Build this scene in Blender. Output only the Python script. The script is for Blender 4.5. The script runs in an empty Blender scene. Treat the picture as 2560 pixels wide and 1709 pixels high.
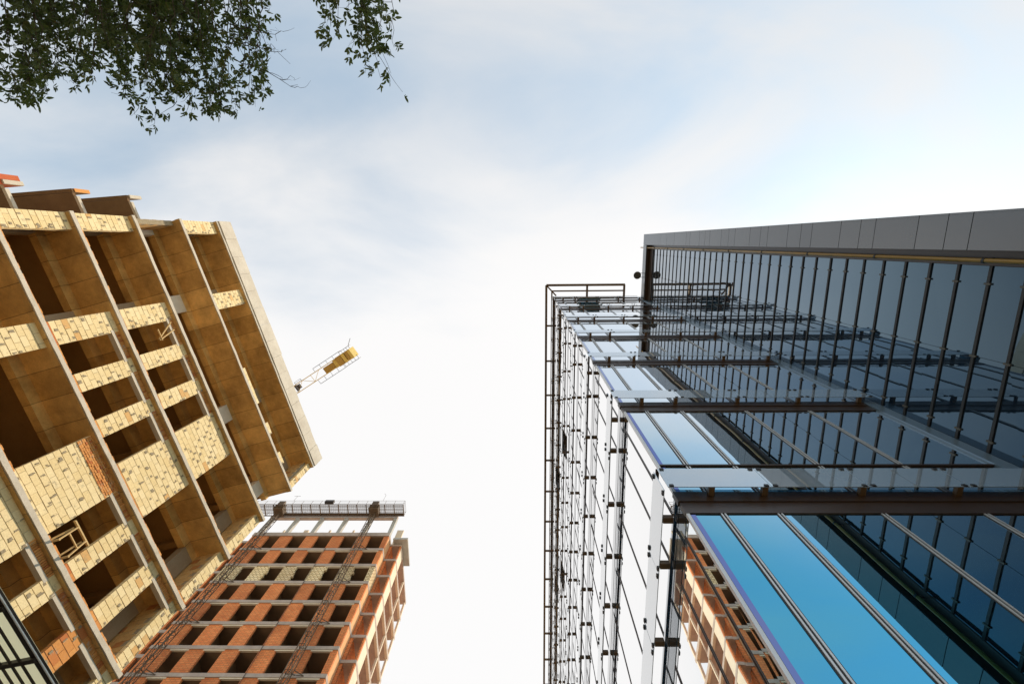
import bpy, bmesh, math, random
from mathutils import Vector, Matrix
R = math.radians
C = bpy.context.scene.collection
S = bpy.context.scene
random.seed(7)

# ------------------------------------------------------------------ camera, sky, sun, exposure
EYE = 1.6
cam = bpy.data.cameras.new('camera'); cam.sensor_width = 36; cam.lens = 16.17; cam.clip_end = 2000; cam.clip_start = .05
co = bpy.data.objects.new('camera', cam); C.objects.link(co); S.camera = co
RX = Vector((0.9998069, 0.00985745, 0.01699955))
DN = Vector((-0.00606166, 0.97760317, -0.21036944))
FW = Vector((-0.01869252, 0.21022577, 0.97747415))
co.matrix_world = Matrix(((RX.x, -DN.x, -FW.x, 0), (RX.y, -DN.y, -FW.y, 0), (RX.z, -DN.z, -FW.z, EYE), (0, 0, 0, 1)))

SUN_EL = 51; SUN_AZ = 14.0          # azimuth from +X towards +Y
sd = Vector((math.cos(R(SUN_EL)) * math.cos(R(SUN_AZ)), math.cos(R(SUN_EL)) * math.sin(R(SUN_AZ)), math.sin(R(SUN_EL))))
sl = bpy.data.lights.new('sun', 'SUN'); sl.energy = 3.5; sl.angle = R(.53); sl.color = (1, .86, .66)
so = bpy.data.objects.new('sun', sl); C.objects.link(so); so.rotation_euler = sd.to_track_quat('Z', 'Y').to_euler(); so.location = (0, 0, 80)

W = bpy.data.worlds.new('World'); S.world = W; W.use_nodes = True
wt = W.node_tree; wt.nodes.clear()
def wn(t, **k):
    n = wt.nodes.new(t)
    for a, b in k.items(): setattr(n, a, b)
    return n
def wmath(op, a, b=None, c=None):
    n = wn('ShaderNodeMath', operation=op)
    for i, v in enumerate((a, b, c)):
        if v is None: continue
        if isinstance(v, (int, float)): n.inputs[i].default_value = v
        else: wt.links.new(v, n.inputs[i])
    return n.outputs[0]
wo = wn('ShaderNodeOutputWorld'); tc = wn('ShaderNodeTexCoord')
sky = wn('ShaderNodeTexSky', sky_type='NISHITA', sun_disc=False); sky.sun_elevation = R(SUN_EL); sky.sun_rotation = R(90 - SUN_AZ)
sky.air_density = 1.0; sky.dust_density = .35; sky.ozone_density = 1.5
b1 = wn('ShaderNodeBackground'); b1.inputs[1].default_value = .15; tn = wn('ShaderNodeMix', data_type='RGBA', blend_type='MULTIPLY'); tn.inputs[0].default_value = 1; wt.links.new(sky.outputs[0], tn.inputs[6]); tn.inputs[7].default_value = (1.36, 1.64, 1.36, 1); wt.links.new(tn.outputs[2], b1.inputs[0])   # hazy, less violet air
sep = wn('ShaderNodeSeparateXYZ'); wt.links.new(tc.outputs['Generated'], sep.inputs[0])
zc = wmath('MAXIMUM', sep.outputs[2], .12)
ga = wmath('DIVIDE', sep.outputs[0], zc); gb = wmath('DIVIDE', sep.outputs[1], zc)
cmb = wn('ShaderNodeCombineXYZ'); wt.links.new(ga, cmb.inputs[0]); wt.links.new(gb, cmb.inputs[1])
mp = wn('ShaderNodeMapping'); mp.inputs['Rotation'].default_value = (0, 0, R(38)); mp.inputs['Scale'].default_value = (.9, 2.0, 1); mp.inputs['Location'].default_value = (3.1, 1.7, 0)
wt.links.new(cmb.outputs[0], mp.inputs[0])
nz = wn('ShaderNodeTexNoise'); nz.inputs['Scale'].default_value = 1.5; nz.inputs['Detail'].default_value = 7; nz.inputs['Roughness'].default_value = .52; nz.inputs['Distortion'].default_value = .35
wt.links.new(mp.outputs[0], nz.inputs['Vector'])
# the veil thickens towards the sun's side of the sky and thins away from it
bias = wmath('ADD', wmath('MULTIPLY', gb, 1.35), wmath('SUBTRACT', .84, wmath('MULTIPLY', wmath('POWER', wmath('MAXIMUM', wmath('MULTIPLY', ga, -1.0), 0.0), 2.0), .30)))
bias = wmath('MAXIMUM', bias, .42)
cov = wmath('ADD', bias, wmath('MULTIPLY', wmath('SUBTRACT', nz.outputs['Fac'], .5), 1.9))
rm = wn('ShaderNodeMapRange', interpolation_type='SMOOTHSTEP'); rm.inputs['From Min'].default_value = .0; rm.inputs['From Max'].default_value = 1.0
rm.inputs['To Min'].default_value = .36; rm.inputs['To Max'].default_value = .97
wt.links.new(cov, rm.inputs['Value'])
dot = wn('ShaderNodeVectorMath', operation='DOT_PRODUCT'); dot.inputs[1].default_value = sd; wt.links.new(tc.outputs['Generated'], dot.inputs[0])
dp = wmath('POWER', wmath('MAXIMUM', dot.outputs['Value'], 0.0), 8.0)
lowr = wn('ShaderNodeMapRange', interpolation_type='SMOOTHSTEP'); lowr.inputs['From Min'].default_value = -.45; lowr.inputs['From Max'].default_value = .15; lowr.inputs['To Min'].default_value = .66; lowr.inputs['To Max'].default_value = .785
wt.links.new(gb, lowr.inputs['Value'])
cb = wmath('ADD', lowr.outputs[0], wmath('MULTIPLY', dp, .06))
b2 = wn('ShaderNodeBackground'); b2.inputs[0].default_value = (1, .985, .975, 1); wt.links.new(cb, b2.inputs[1])
mxs = wn('ShaderNodeMixShader'); wt.links.new(rm.outputs[0], mxs.inputs[0]); wt.links.new(b1.outputs[0], mxs.inputs[1]); wt.links.new(b2.outputs[0], mxs.inputs[2])
wt.links.new(mxs.outputs[0], wo.inputs[0])

S.view_settings.view_transform = 'Standard'; S.view_settings.look = 'None'; S.view_settings.gamma = 1; S.view_settings.exposure = .35
S.cycles.max_bounces = 8; S.cycles.diffuse_bounces = 4; S.cycles.glossy_bounces = 5; S.cycles.transparent_max_bounces = 12

# ------------------------------------------------------------------ materials
class NT:
    def __init__(s, name):
        s.m = bpy.data.materials.new(name); s.m.use_nodes = True; s.t = s.m.node_tree
        s.b = s.t.nodes['Principled BSDF']; s.out = s.t.nodes['Material Output']
    def n(s, t, **k):
        n = s.t.nodes.new(t)
        for a, b in k.items(): setattr(n, a, b)
        return n
    def l(s, a, b): s.t.links.new(a, b)
    def obj(s): return s.n('ShaderNodeTexCoord').outputs['Object']
    def noise(s, scale, detail=4, rough=.6, vec=None, sc=None):
        v = vec or s.obj()
        if sc:
            mp = s.n('ShaderNodeMapping'); mp.inputs['Scale'].default_value = sc; s.l(v, mp.inputs[0]); v = mp.outputs[0]
        n = s.n('ShaderNodeTexNoise'); n.inputs['Scale'].default_value = scale; n.inputs['Detail'].default_value = detail; n.inputs['Roughness'].default_value = rough
        s.l(v, n.inputs['Vector']); return n.outputs['Fac']
    def ramp(s, fac, stops):
        r = s.n('ShaderNodeValToRGB'); e = r.color_ramp.elements
        while len(e) < len(stops): e.new(.5)
        for el, (p, c) in zip(e, stops): el.position = p; el.color = (*c, 1)
        s.l(fac, r.inputs[0]); return r.outputs[0]
    def mix(s, fac, a, b, mode='MIX'):
        n = s.n('ShaderNodeMix', data_type='RGBA', blend_type=mode)
        for i, v in ((0, fac), (6, a), (7, b)):
            if isinstance(v, (int, float)): n.inputs[i].default_value = v
            elif isinstance(v, tuple): n.inputs[i].default_value = (*v, 1)
            else: s.l(v, n.inputs[i])
        return n.outputs[2]
    def math(s, op, a, b=None):
        n = s.n('ShaderNodeMath', operation=op)
        for i, v in enumerate((a, b)):
            if v is None: continue
            if isinstance(v, (int, float)): n.inputs[i].default_value = v
            else: s.l(v, n.inputs[i])
        return n.outputs[0]
    def bump(s, h, st=.4, d=.02):
        n = s.n('ShaderNodeBump'); n.inputs['Strength'].default_value = st; n.inputs['Distance'].default_value = d
        s.l(h, n.inputs['Height']); s.l(n.outputs[0], s.b.inputs['Normal'])
    def col(s, c):
        if isinstance(c, tuple): s.b.inputs['Base Color'].default_value = (*c, 1)
        else: s.l(c, s.b.inputs['Base Color'])
    def rough(s, v): s.b.inputs['Roughness'].default_value = v

def mat_rough(name, lo, hi, scale=1.2, bump=.3, rough=.9, fine=22, stretch=None):
    m = NT(name); a = m.noise(scale, 6, .65, sc=stretch); f = m.noise(fine, 4, .7)
    c = m.ramp(a, [(.3, lo), (.7, hi)]); c = m.mix(.35, c, m.ramp(f, [(.3, tuple(x * .6 for x in lo)), (.75, hi)]))
    m.col(c); m.rough(rough); m.bump(f, bump, .02); return m.m
def mat_plain(name, c, rough=.5, metal=0.0, var=.25):
    m = NT(name); f = m.noise(3, 4, .6); m.col(m.ramp(f, [(.3, tuple(x * (1 - var) for x in c)), (.7, c)])); m.rough(rough); m.b.inputs['Metallic'].default_value = metal; return m.m

M = {}
M['concrete'] = mat_rough('grey_concrete', (.46, .40, .32), (.70, .63, .54), 1.6, .5)
M['concrete_light'] = mat_rough('pale_concrete', (.50, .44, .36), (.70, .64, .55), 1.1, .4)
M['concrete_cool'] = mat_rough('cool_concrete', (.36, .35, .33), (.55, .53, .50), 1.3, .4)
def soffit(name, lo, hi, brd=1.12):
    m = NT(name); o = m.obj(); br = m.n('ShaderNodeTexBrick'); br.offset = 0.35; br.offset_frequency = 2
    mp = m.n('ShaderNodeMapping'); mp.inputs['Rotation'].default_value = (0, 0, R(0)); m.l(o, mp.inputs[0]); m.l(mp.outputs[0], br.inputs['Vector'])
    br.inputs['Scale'].default_value = 1; br.inputs['Brick Width'].default_value = brd; br.inputs['Row Height'].default_value = 2.4
    br.inputs['Mortar Size'].default_value = .014; br.inputs['Mortar Smooth'].default_value = .3
    br.inputs['Color1'].default_value = (*lo, 1); br.inputs['Color2'].default_value = (*hi, 1); br.inputs['Mortar'].default_value = (*[x * .25 for x in lo], 1)
    a = m.noise(.9, 6, .7); f = m.noise(26, 4, .7)
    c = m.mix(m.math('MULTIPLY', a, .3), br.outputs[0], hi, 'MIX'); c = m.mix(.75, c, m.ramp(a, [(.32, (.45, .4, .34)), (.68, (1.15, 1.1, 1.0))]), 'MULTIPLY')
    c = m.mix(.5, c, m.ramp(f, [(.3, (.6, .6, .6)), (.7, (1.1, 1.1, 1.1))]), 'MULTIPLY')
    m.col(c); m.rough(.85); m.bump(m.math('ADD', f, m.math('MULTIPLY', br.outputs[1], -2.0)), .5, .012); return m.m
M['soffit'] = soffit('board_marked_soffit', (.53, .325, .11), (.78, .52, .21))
M['soffit_dark'] = mat_rough('shade_toned_plaster', (.21, .115, .038), (.33, .185, .068), .7, .2)  # inner plaster and soffit, with the deep recess shade mixed into the colour
M['column_brown'] = mat_rough('brown_grey_column', (.26, .19, .12), (.38, .30, .21), .9, .3)  # browner and darker than the pale columns of the open storey
def block(name, base, alt, odd, mortar, oddp):
    # every block carries its own tint value; courses and joints are real geometry
    m = NT(name); at = m.n('ShaderNodeAttribute'); at.attribute_name = 'tint'
    f = m.noise(18, 5, .7); g = m.noise(3.5, 5, .65)
    c = m.ramp(at.outputs['Fac'], [(0, base), (.45, alt), (1 - oddp - .02, base), (1 - oddp, odd), (1, odd)])
    c = m.mix(.6, c, m.ramp(f, [(.25, (.7, .66, .58)), (.65, (1.08, 1.06, 1.03))]), 'MULTIPLY')
    st = m.ramp(g, [(.60, (0, 0, 0)), (.70, (1, 1, 1))]); s2 = m.n('ShaderNodeSeparateColor'); m.l(st, s2.inputs[0])
    c = m.mix(m.math('MULTIPLY', s2.outputs[0], .75), c, mortar); m.col(c); m.rough(.9); m.bump(f, .5, .012); return m.m
M['block'] = block('cream_hollow_block', (.75, .59, .32), (.82, .68, .42), (.66, .40, .16), (.30, .25, .17), .012)
M['block_orange'] = block('orange_hollow_block', (.60, .25, .07), (.70, .33, .10), (.52, .17, .05), (.42, .38, .32), .1)
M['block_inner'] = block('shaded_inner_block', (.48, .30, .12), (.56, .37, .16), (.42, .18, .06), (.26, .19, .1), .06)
M['mortar'] = mat_rough('mortar', (.20, .15, .09), (.44, .36, .24), 14, .5)
M['redbrick_paint'] = mat_rough('red_brick', (.50, .10, .04), (.62, .17, .06), 3, .4)
M['balcony_brown'] = mat_rough('brown_parapet_render', (.15, .085, .04), (.23, .14, .07), 1.4, .3)
def brick(name, c1, c2, mor, bw=.5, rh=.2, ms=.025, stain=(.5, .42, .36)):
    m = NT(name); o = m.obj(); sp = m.n('ShaderNodeSeparateXYZ'); m.l(o, sp.inputs[0]); cb_ = m.n('ShaderNodeCombineXYZ')
    m.l(m.math('ADD', sp.outputs[0], sp.outputs[1]), cb_.inputs[0]); m.l(sp.outputs[2], cb_.inputs[1])
    br = m.n('ShaderNodeTexBrick'); m.l(cb_.outputs[0], br.inputs['Vector']); br.inputs['Scale'].default_value = 1
    br.inputs['Brick Width'].default_value = bw; br.inputs['Row Height'].default_value = rh; br.inputs['Mortar Size'].default_value = ms
    br.inputs['Color1'].default_value = (*c1, 1); br.inputs['Color2'].default_value = (*c2, 1); br.inputs['Mortar'].default_value = (*mor, 1)
    a = m.noise(.35, 5, .7); f = m.noise(5, 5, .75)
    c = m.mix(.65, br.outputs[0], m.ramp(a, [(.3, stain), (.65, (1.1, 1.08, 1.05))]), 'MULTIPLY')
    k = m.n('ShaderNodeSeparateColor'); m.l(m.ramp(f, [(.66, (0, 0, 0)), (.72, (1, 1, 1))]), k.inputs[0])
    c = m.mix(m.math('MULTIPLY', k.outputs[0], .55), c, mor)
    oi = m.n('ShaderNodeObjectInfo'); c = m.mix(1.0, c, m.ramp(oi.outputs['Random'], [(0, (.78, .76, .76)), (1, (1.1, 1.1, 1.08))]), 'MULTIPLY')
    m.col(c); m.rough(.9); m.bump(br.outputs[1], -.5, .02); return m.m
M['brick_red'] = brick('red_orange_brick', (.80, .225, .068), (.90, .32, .11), (.45, .19, .08))
M['brick_pale'] = brick('pale_brick', (.86, .70, .42), (.90, .78, .52), (.34, .20, .10), .5, .3, .04, (.75, .66, .55))
M['render_cream'] = mat_rough('cream_render', (.70, .58, .44), (.80, .69, .55), .8, .15)
M['render_peach'] = mat_rough('peach_render', (.70, .36, .16), (.80, .48, .25), .8, .15)
M['slab_pink'] = mat_rough('pinkish_slab_edge', (.36, .28, .24), (.56, .46, .40), 1.0, .4)
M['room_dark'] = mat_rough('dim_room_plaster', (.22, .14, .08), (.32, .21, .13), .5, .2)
M['steel'] = mat_plain('rusty_steel', (.13, .085, .05), .6, .2)
M['steel_dark'] = mat_plain('dark_steel', (.06, .045, .035), .5, .5)
M['yellow'] = mat_plain('yellow_paint', (.74, .54, .14), .45)
M['crane_plate'] = mat_plain('ochre_crane_plate', (.46, .28, .06), .55)
M['timber'] = mat_rough('rough_timber', (.52, .34, .14), (.70, .50, .25), 6, .4, stretch=(1, 1, .15))
M['bronze'] = mat_plain('bronze_brown_aluminium', (.040, .021, .011), .3, .0)
M['cornice'] = mat_plain('brown_anodised_aluminium', (.15, .09, .04), .4, .3)
M['alu'] = mat_plain('light_aluminium', (.62, .62, .62), .35, .55, .1)
def fasc():
    m = NT('grey_composite_panel'); at = m.n('ShaderNodeAttribute'); at.attribute_name = 'tint'; f = m.noise(.8, 5, .65, sc=(1, 1, .25)); q = m.noise(30, 3, .6)
    c = m.ramp(at.outputs['Fac'], [(0, (.040, .045, .053)), (1, (.060, .065, .073))]); c = m.mix(.5, c, m.ramp(f, [(.3, (.75, .75, .75)), (.7, (1.15, 1.13, 1.1))]), 'MULTIPLY'); m.col(c)
    m.l(m.math('ADD', m.math('MULTIPLY', q, .08), .15), m.b.inputs['Roughness']); m.b.inputs['IOR'].default_value = 2.0; m.bump(m.noise(.7, 2, .5), .3, .02); return m.m
M['fascia'] = fasc()
M['white_trim'] = mat_plain('white_trim', (.80, .80, .78), .4)
M['black'] = mat_plain('matt_black_metal', (.012, .010, .009), .5)
M['pipe'] = mat_plain('yellow_gas_pipe_paint', (.28, .155, .02), .3)
M['lamp'] = mat_plain('grey_lamp_metal', (.10, .09, .075), .5, .3)
def poly():
    m = NT('straw_polycarbonate'); m.col((.5, .45, .25)); t = m.n('ShaderNodeBsdfTranslucent'); t.inputs[0].default_value = (1.0, .90, .56, 1)
    x = m.n('ShaderNodeMixShader'); x.inputs[0].default_value = .97; m.l(m.b.outputs[0], x.inputs[1]); m.l(t.outputs[0], x.inputs[2]); m.l(x.outputs[0], m.out.inputs[0]); return m.m
M['polycarb'] = poly()
def glass(name, tint, dark, f0, p, warp=.0, lo=.45, hi=.80):
    # coated float glass: a coloured reflection that whitens and strengthens towards grazing angles, over a dark interior
    m = NT(name); t = m.t; t.nodes.remove(m.b)
    lw = m.n('ShaderNodeLayerWeight'); lw.inputs['Blend'].default_value = .5
    mr = m.n('ShaderNodeMapRange', interpolation_type='SMOOTHSTEP'); mr.inputs['From Min'].default_value = lo; mr.inputs['From Max'].default_value = hi; m.l(lw.outputs['Facing'], mr.inputs['Value'])
    col = m.mix(mr.outputs[0], tint, (1, 1, 1))
    g = m.n('ShaderNodeBsdfGlossy'); g.inputs['Roughness'].default_value = .0; m.l(col, g.inputs['Color'])
    d = m.n('ShaderNodeBsdfDiffuse'); d.inputs['Color'].default_value = (*dark, 1)
    fr = m.math('ADD', m.math('MULTIPLY', m.math('POWER', lw.outputs['Facing'], p), 1 - f0), f0)
    mx = m.n('ShaderNodeMixShader'); m.l(fr, mx.inputs[0]); m.l(d.outputs[0], mx.inputs[1]); m.l(g.outputs[0], mx.inputs[2])
    if warp:
        nf = m.noise(.9, 1, .4); bp = m.n('ShaderNodeBump'); bp.inputs['Strength'].default_value = 1; bp.inputs['Distance'].default_value = warp
        m.l(nf, bp.inputs['Height']); m.l(bp.outputs[0], g.inputs['Normal'])
    m.l(mx.outputs[0], m.out.inputs[0]); return m.m
M['glass'] = glass('blue_coated_glass', (.12, .48, .68), (.01, .02, .03), .80, 1.0, .0016, .42, .74)
M['glass_dark'] = glass('dark_cladding_glass', (.52, .78, 1.0), (.008, .015, .026), .01, 1.8, .0012, .3, .85)
M['glass_frit'] = glass('fritted_glass', (.80, .88, 1.0), (.26, .33, .41), .22, 2.0, .0006, .2, .6)
M['edge_glass'] = glass('violet_edge_reflection', (.22, .26, .52), (.01, .01, .04), .8, 1.0, 0, .6, .95)  # glass edge whose deeper violet tint stands in for a frame reflection
M['blue_panel'] = mat_plain('blue_grey_panel', (.16, .22, .28), .22, .4, .05)
M['leaf'] = None
def leafmat():
    m = NT('leaf_green'); at = m.n('ShaderNodeAttribute'); at.attribute_name = 'tint'
    m.col(m.ramp(at.outputs['Fac'], [(0, (.025, .050, .014)), (.7, (.060, .090, .020)), (.93, (.11, .105, .02)), (1, (.15, .085, .015))])); m.rough(.45)
    t = m.n('ShaderNodeBsdfTranslucent'); t.inputs[0].default_value = (.12, .17, .03, 1); mx = m.n('ShaderNodeMixShader'); mx.inputs[0].default_value = .3
    m.l(m.b.outputs[0], mx.inputs[1]); m.l(t.outputs[0], mx.inputs[2]); m.l(mx.outputs[0], m.out.inputs[0]); return m.m
M['leaf'] = leafmat()
M['sash_pale'] = mat_plain('sky_pale_sash_glass', (.55, .58, .58), .2, 0, .05)  # pale colour stands in for the sky mirrored in the open sash
M['bark'] = mat_rough('brown_bark', (.035, .025, .018), (.08, .06, .04), 9, .7, stretch=(1, 1, .25))
M['ground'] = mat_rough('sandy_paving', (.40, .32, .22), (.55, .46, .34), .15, .2)
M['asphalt'] = mat_rough('asphalt', (.045, .045, .045), (.065, .062, .06), .6, .3)

# ------------------------------------------------------------------ mesh helpers
class MB:
    def __init__(s): s.v = []; s.f = []; s.t = []; s.split = None
    def quad(s, a, b, c, d, t=.5):
        i = len(s.v); s.v += [tuple(a), tuple(b), tuple(c), tuple(d)]; s.f.append((i, i + 1, i + 2, i + 3)); s.t.append(t)
    def box(s, x0, x1, y0, y1, z0, z1, t=.5):
        i = len(s.v)
        s.v += [(x0, y0, z0), (x1, y0, z0), (x1, y1, z0), (x0, y1, z0), (x0, y0, z1), (x1, y0, z1), (x1, y1, z1), (x0, y1, z1)]
        for q in ((0, 3, 2, 1), (4, 5, 6, 7), (0, 1, 5, 4), (1, 2, 6, 5), (2, 3, 7, 6), (3, 0, 4, 7)): s.f.append(tuple(i + k for k in q)); s.t.append(t)
    def bar(s, p, q, w=.05, h=None):
        p, q = Vector(p), Vector(q); h = h or w; d = (q - p)
        if d.length < 1e-6: return
        d.normalize(); up = Vector((0, 0, 1)) if abs(d.z) < .95 else Vector((0, 1, 0))
        a = d.cross(up).normalized() * w / 2; b = d.cross(a).normalized() * h / 2; i = len(s.v)
        for e in (p, q):
            for sa, sb in ((-1, -1), (1, -1), (1, 1), (-1, 1)): s.v.append(tuple(e + a * sa + b * sb))
        for k in ((0, 3, 2, 1), (4, 5, 6, 7), (0, 1, 5, 4), (1, 2, 6, 5), (2, 3, 7, 6), (3, 0, 4, 7)): s.f.append(tuple(i + x for x in k)); s.t.append(.5)
    def tube(s, pts, rad, n=8, caps=True):
        pts = [Vector(p) for p in pts]; base = len(s.v)
        for i, p in enumerate(pts):
            d = (pts[min(i + 1, len(pts) - 1)] - pts[max(i - 1, 0)]).normalized(); up = Vector((0, 0, 1)) if abs(d.z) < .9 else Vector((1, 0, 0))
            a = d.cross(up).normalized(); b = d.cross(a); r = rad[i] if isinstance(rad, (list, tuple)) else rad
            for k in range(n): s.v.append(tuple(p + a * (r * math.cos(2 * math.pi * k / n)) + b * (r * math.sin(2 * math.pi * k / n))))
        for i in range(len(pts) - 1):
            for k in range(n): s.f.append((base + i * n + k, base + i * n + (k + 1) % n, base + (i + 1) * n + (k + 1) % n, base + (i + 1) * n + k)); s.t.append(.5)
        if caps:
            s.f.append(tuple(base + k for k in reversed(range(n)))); s.t.append(.5)
            e = base + (len(pts) - 1) * n; s.f.append(tuple(e + k for k in range(n))); s.t.append(.5)
    def build(s, name, mat, parent=None, loc=None, smooth=False):
        if loc: vs = [(x - loc[0], y - loc[1], z - loc[2]) for x, y, z in s.v]
        elif parent is not None and 'off' in OFF.get(parent.name, {}):
            o = OFF[parent.name]['off']; vs = [(x - o[0], y - o[1], z - o[2]) for x, y, z in s.v]
        else: vs = s.v
        me = bpy.data.meshes.new(name); me.from_pydata(vs, [], s.f)
        for mm in (mat if isinstance(mat, tuple) else (mat,)): me.materials.append(mm)
        if s.split is not None: me.polygons.foreach_set('material_index', [0 if i < s.split else 1 for i in range(len(s.f))])
        a = me.attributes.new('tint', 'FLOAT', 'FACE'); a.data.foreach_set('value', s.t)
        if smooth: me.polygons.foreach_set('use_smooth', [True] * len(me.polygons))
        o = bpy.data.objects.new(name, me); C.objects.link(o)
        if loc: o.location = loc
        if parent is not None: o.parent = parent; OFF[o.name] = OFF.get(parent.name, {})
        return o
OFF = {}
def tag(o, label=None, cat=None, group=None, kind=None):
    if label: o['label'] = label
    if cat: o['category'] = cat
    if group: o['group'] = group
    if kind: o['kind'] = kind
    return o
def thing(name, label, cat, loc, rz=0, group=None, local_off=None):
    # local_off: what to subtract from mesh coordinates (defaults to the Empty's place)
    o = bpy.data.objects.new(name, None); C.objects.link(o); o.location = loc; o.rotation_euler = (0, 0, rz); tag(o, label, cat, group)
    OFF[o.name] = {'off': local_off if local_off is not None else loc}
    return o
def boxpart(name, mat, parent, *b):
    m = MB(); m.box(*b); return m.build(name, mat, parent)

# ------------------------------------------------------------------ ground, road
g = MB(); g.box(-600, 600, -600, 600, -.6, 0); tag(g.build('ground', M['ground']), kind='structure')
g = MB(); g.box(-13.5, -5.5, -300, 300, .0, .004); tag(g.build('road', M['asphalt']), kind='structure')
g = MB(); g.box(-5.5, -5.3, -300, 300, 0, .13); g.box(-13.7, -13.5, -300, 300, 0, .13); tag(g.build('kerb', M['concrete_cool']), kind='structure')

# ------------------------------------------------------------------ LEFT: unfinished concrete frame with cream block piers
# local axes: x along the facade (u), y into the building (n), z up
ANG = R(90 - 14.9); D0 = 18.5; U0 = 2.37
ua = Vector((math.cos(ANG), math.sin(ANG), 0)); na = Vector((-ua.y, ua.x, 0))
LB = thing('unfinished_block_building', 'unfinished concrete frame block with cream hollow block piers and open dark floors', 'building', tuple(na * D0 + ua * U0), ANG, local_off=(U0, 0, 0))
UA, UB = -6.54, 11.27
def zs(k): return 30.27 - 3.29 * k + EYE
TH = .18
def ragged(x0, x1, y0, y1, z0, z1, n, rnd):
    # slab with a slightly uneven front arris
    m = MB(); xs = [x0 + (x1 - x0) * i / n for i in range(n + 1)]
    fr = [(y0 - rnd.uniform(-.007, .010), z0 + rnd.uniform(-.006, .006), z1 + rnd.uniform(-.010, .010)) for _ in xs]
    i0 = len(m.v)
    for x, (yy, za, zb) in zip(xs, fr): m.v += [(x, yy, za), (x, yy, zb), (x, y1, zb), (x, y1, za)]
    for i in range(n):
        a = i0 + 4 * i; b = a + 4
        for k in range(4): m.f.append((a + k, b + k, b + (k + 1) % 4, a + (k + 1) % 4)); m.t.append(.5)
    m.f.append((i0, i0 + 1, i0 + 2, i0 + 3)); m.t.append(.5); e = i0 + 4 * n; m.f.append((e + 3, e + 2, e + 1, e)); m.t.append(.5)
    return m
rs = random.Random(3)
for k in range(10):
    z = zs(k); sl_ = ragged(UA, UB, .0, .30, z, z + TH, 46, rs).build('floor_slab', M['concrete'], LB)
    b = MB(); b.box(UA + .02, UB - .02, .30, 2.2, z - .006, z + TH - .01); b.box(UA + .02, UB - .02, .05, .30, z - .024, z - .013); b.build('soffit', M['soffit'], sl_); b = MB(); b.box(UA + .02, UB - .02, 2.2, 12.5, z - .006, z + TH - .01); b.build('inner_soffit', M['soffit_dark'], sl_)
    b = MB(); b.box(UA + .05, UB - .05, 1.5, 1.85, z - .42, z - .006); b.build('edge_beam', M['soffit'], sl_)
    b = MB()
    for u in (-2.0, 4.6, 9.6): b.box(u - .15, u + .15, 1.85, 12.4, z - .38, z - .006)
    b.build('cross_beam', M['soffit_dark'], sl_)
par = MB()
us = [UA + i * (UB - UA) / 15 for i in range(16)]
for i in range(15):
    j = rs.uniform(-.012, .012); par.box(us[i] + .006, us[i + 1] - .006, -.05 + j, .16, zs(0) + TH + .003, zs(0) + 1.38 + rs.uniform(-.05, .03))
par.build('roof_parapet', M['concrete_light'], LB)

def blocks(mb, mort, x0, x1, y0, y1, z0, z1, rnd, bw=.42, bh=.262, side=True, gap=.022, smear=None, toothed=None):
    """a wall of hollow blocks: mortar core plus one box per block; bw along x"""
    mort.box(x0 + .012, x1 - .012, y0 + .016, y1 - .01, z0, z1 - .004)
    n = max(1, round((z1 - z0) / bh)); h = (z1 - z0) / n
    for r in range(n):
        off = (r % 2) * bw * .5; xl = x0
        t = 0 if not toothed else (rnd.choice((0, 0, .1)) if r % 2 else 0)
        cuts = [x0]
        c = x0 + (bw * .5 if r % 2 else bw)
        while c < x1 - .09: cuts.append(c + rnd.uniform(-.02, .02)); c += bw
        cuts.append(x1)
        for a, b in zip(cuts, cuts[1:]):
            jy = rnd.uniform(-.007, .007); tint = rnd.random()
            za = z0 + r * h + gap * .5 + rnd.uniform(-.004, .004); zb = z0 + (r + 1) * h - gap * .5 + rnd.uniform(-.004, .004)
            if smear is not None and rnd.random() < .42:
                for _ in range(rnd.choice((1, 2, 2, 3))):
                    sw = rnd.uniform(.03, .11); sh = rnd.uniform(.2, .6) * h; q = rnd.uniform(za, max(za + .01, zb - sh)); e = b + rnd.uniform(-.05, .03)
                    smear.box(max(x0 + .01, e - sw), min(x1 - .01, e), y0 - .0135 - rnd.uniform(0, .003), y0, q, q + sh)
            mb.box(a + .003 + rnd.uniform(0, .005), b - .003 - rnd.uniform(0, .005), y0 + jy, y1 + rnd.uniform(-.01, .01), za, zb, tint)
def pier(k, x0, x1, orange=.28, mat=None, y0=.23, y1=.45, top=None):
    z0 = zs(k) + TH; z1 = (zs(k - 1) if top is None else top) - .012
    rnd = random.Random(int(1000 + k * 97 + x0 * 31)); mo = MB(); bl = MB(); og = MB()
    blocks(bl, mo, x0, x1, y0, y1, z0 + orange, z1, rnd, smear=mo)
    p = bl.build('brick_pier', mat or M['block'], LB)
    if k == 5 and x1 - x0 > 2:
        t = MB(); z = z1 - .62
        while z < z1 - .05:
            x = x0 + .02
            while x < x1 - .1: w = rnd.uniform(.09, .15); t.box(x, min(x1, x + w), y0 - .03 + rnd.uniform(-.015, .015), y0 + .05, z, z + .07, rnd.random()); x += w + .018
            z += .092
        t.build('brick_infill', M['block_orange'], p)
    if orange: blocks(og, mo, x0, x1, y0, y1, z0, z0 + orange, rnd); og.build('bottom_course', M['block_orange'], p)
    mo.build('mortar_core', M['mortar'], p); return p
PA = [(UA, -5.77), (-2.04, -1.07), (.20, .98), (2.22, 3.0), (4.26, 6.84), (10.72, UB)]
PB = [(UA, -5.9), (-2.09, -1.07), (2.70, 5.25), (6.52, 7.25), (8.58, 9.4), (10.72, UB)]
LA = [(-1.07, .20), (.98, 2.22), (3.0, 4.26)]
LBn = [(5.25, 6.52), (7.25, 8.58), (9.4, 10.72)]
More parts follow.
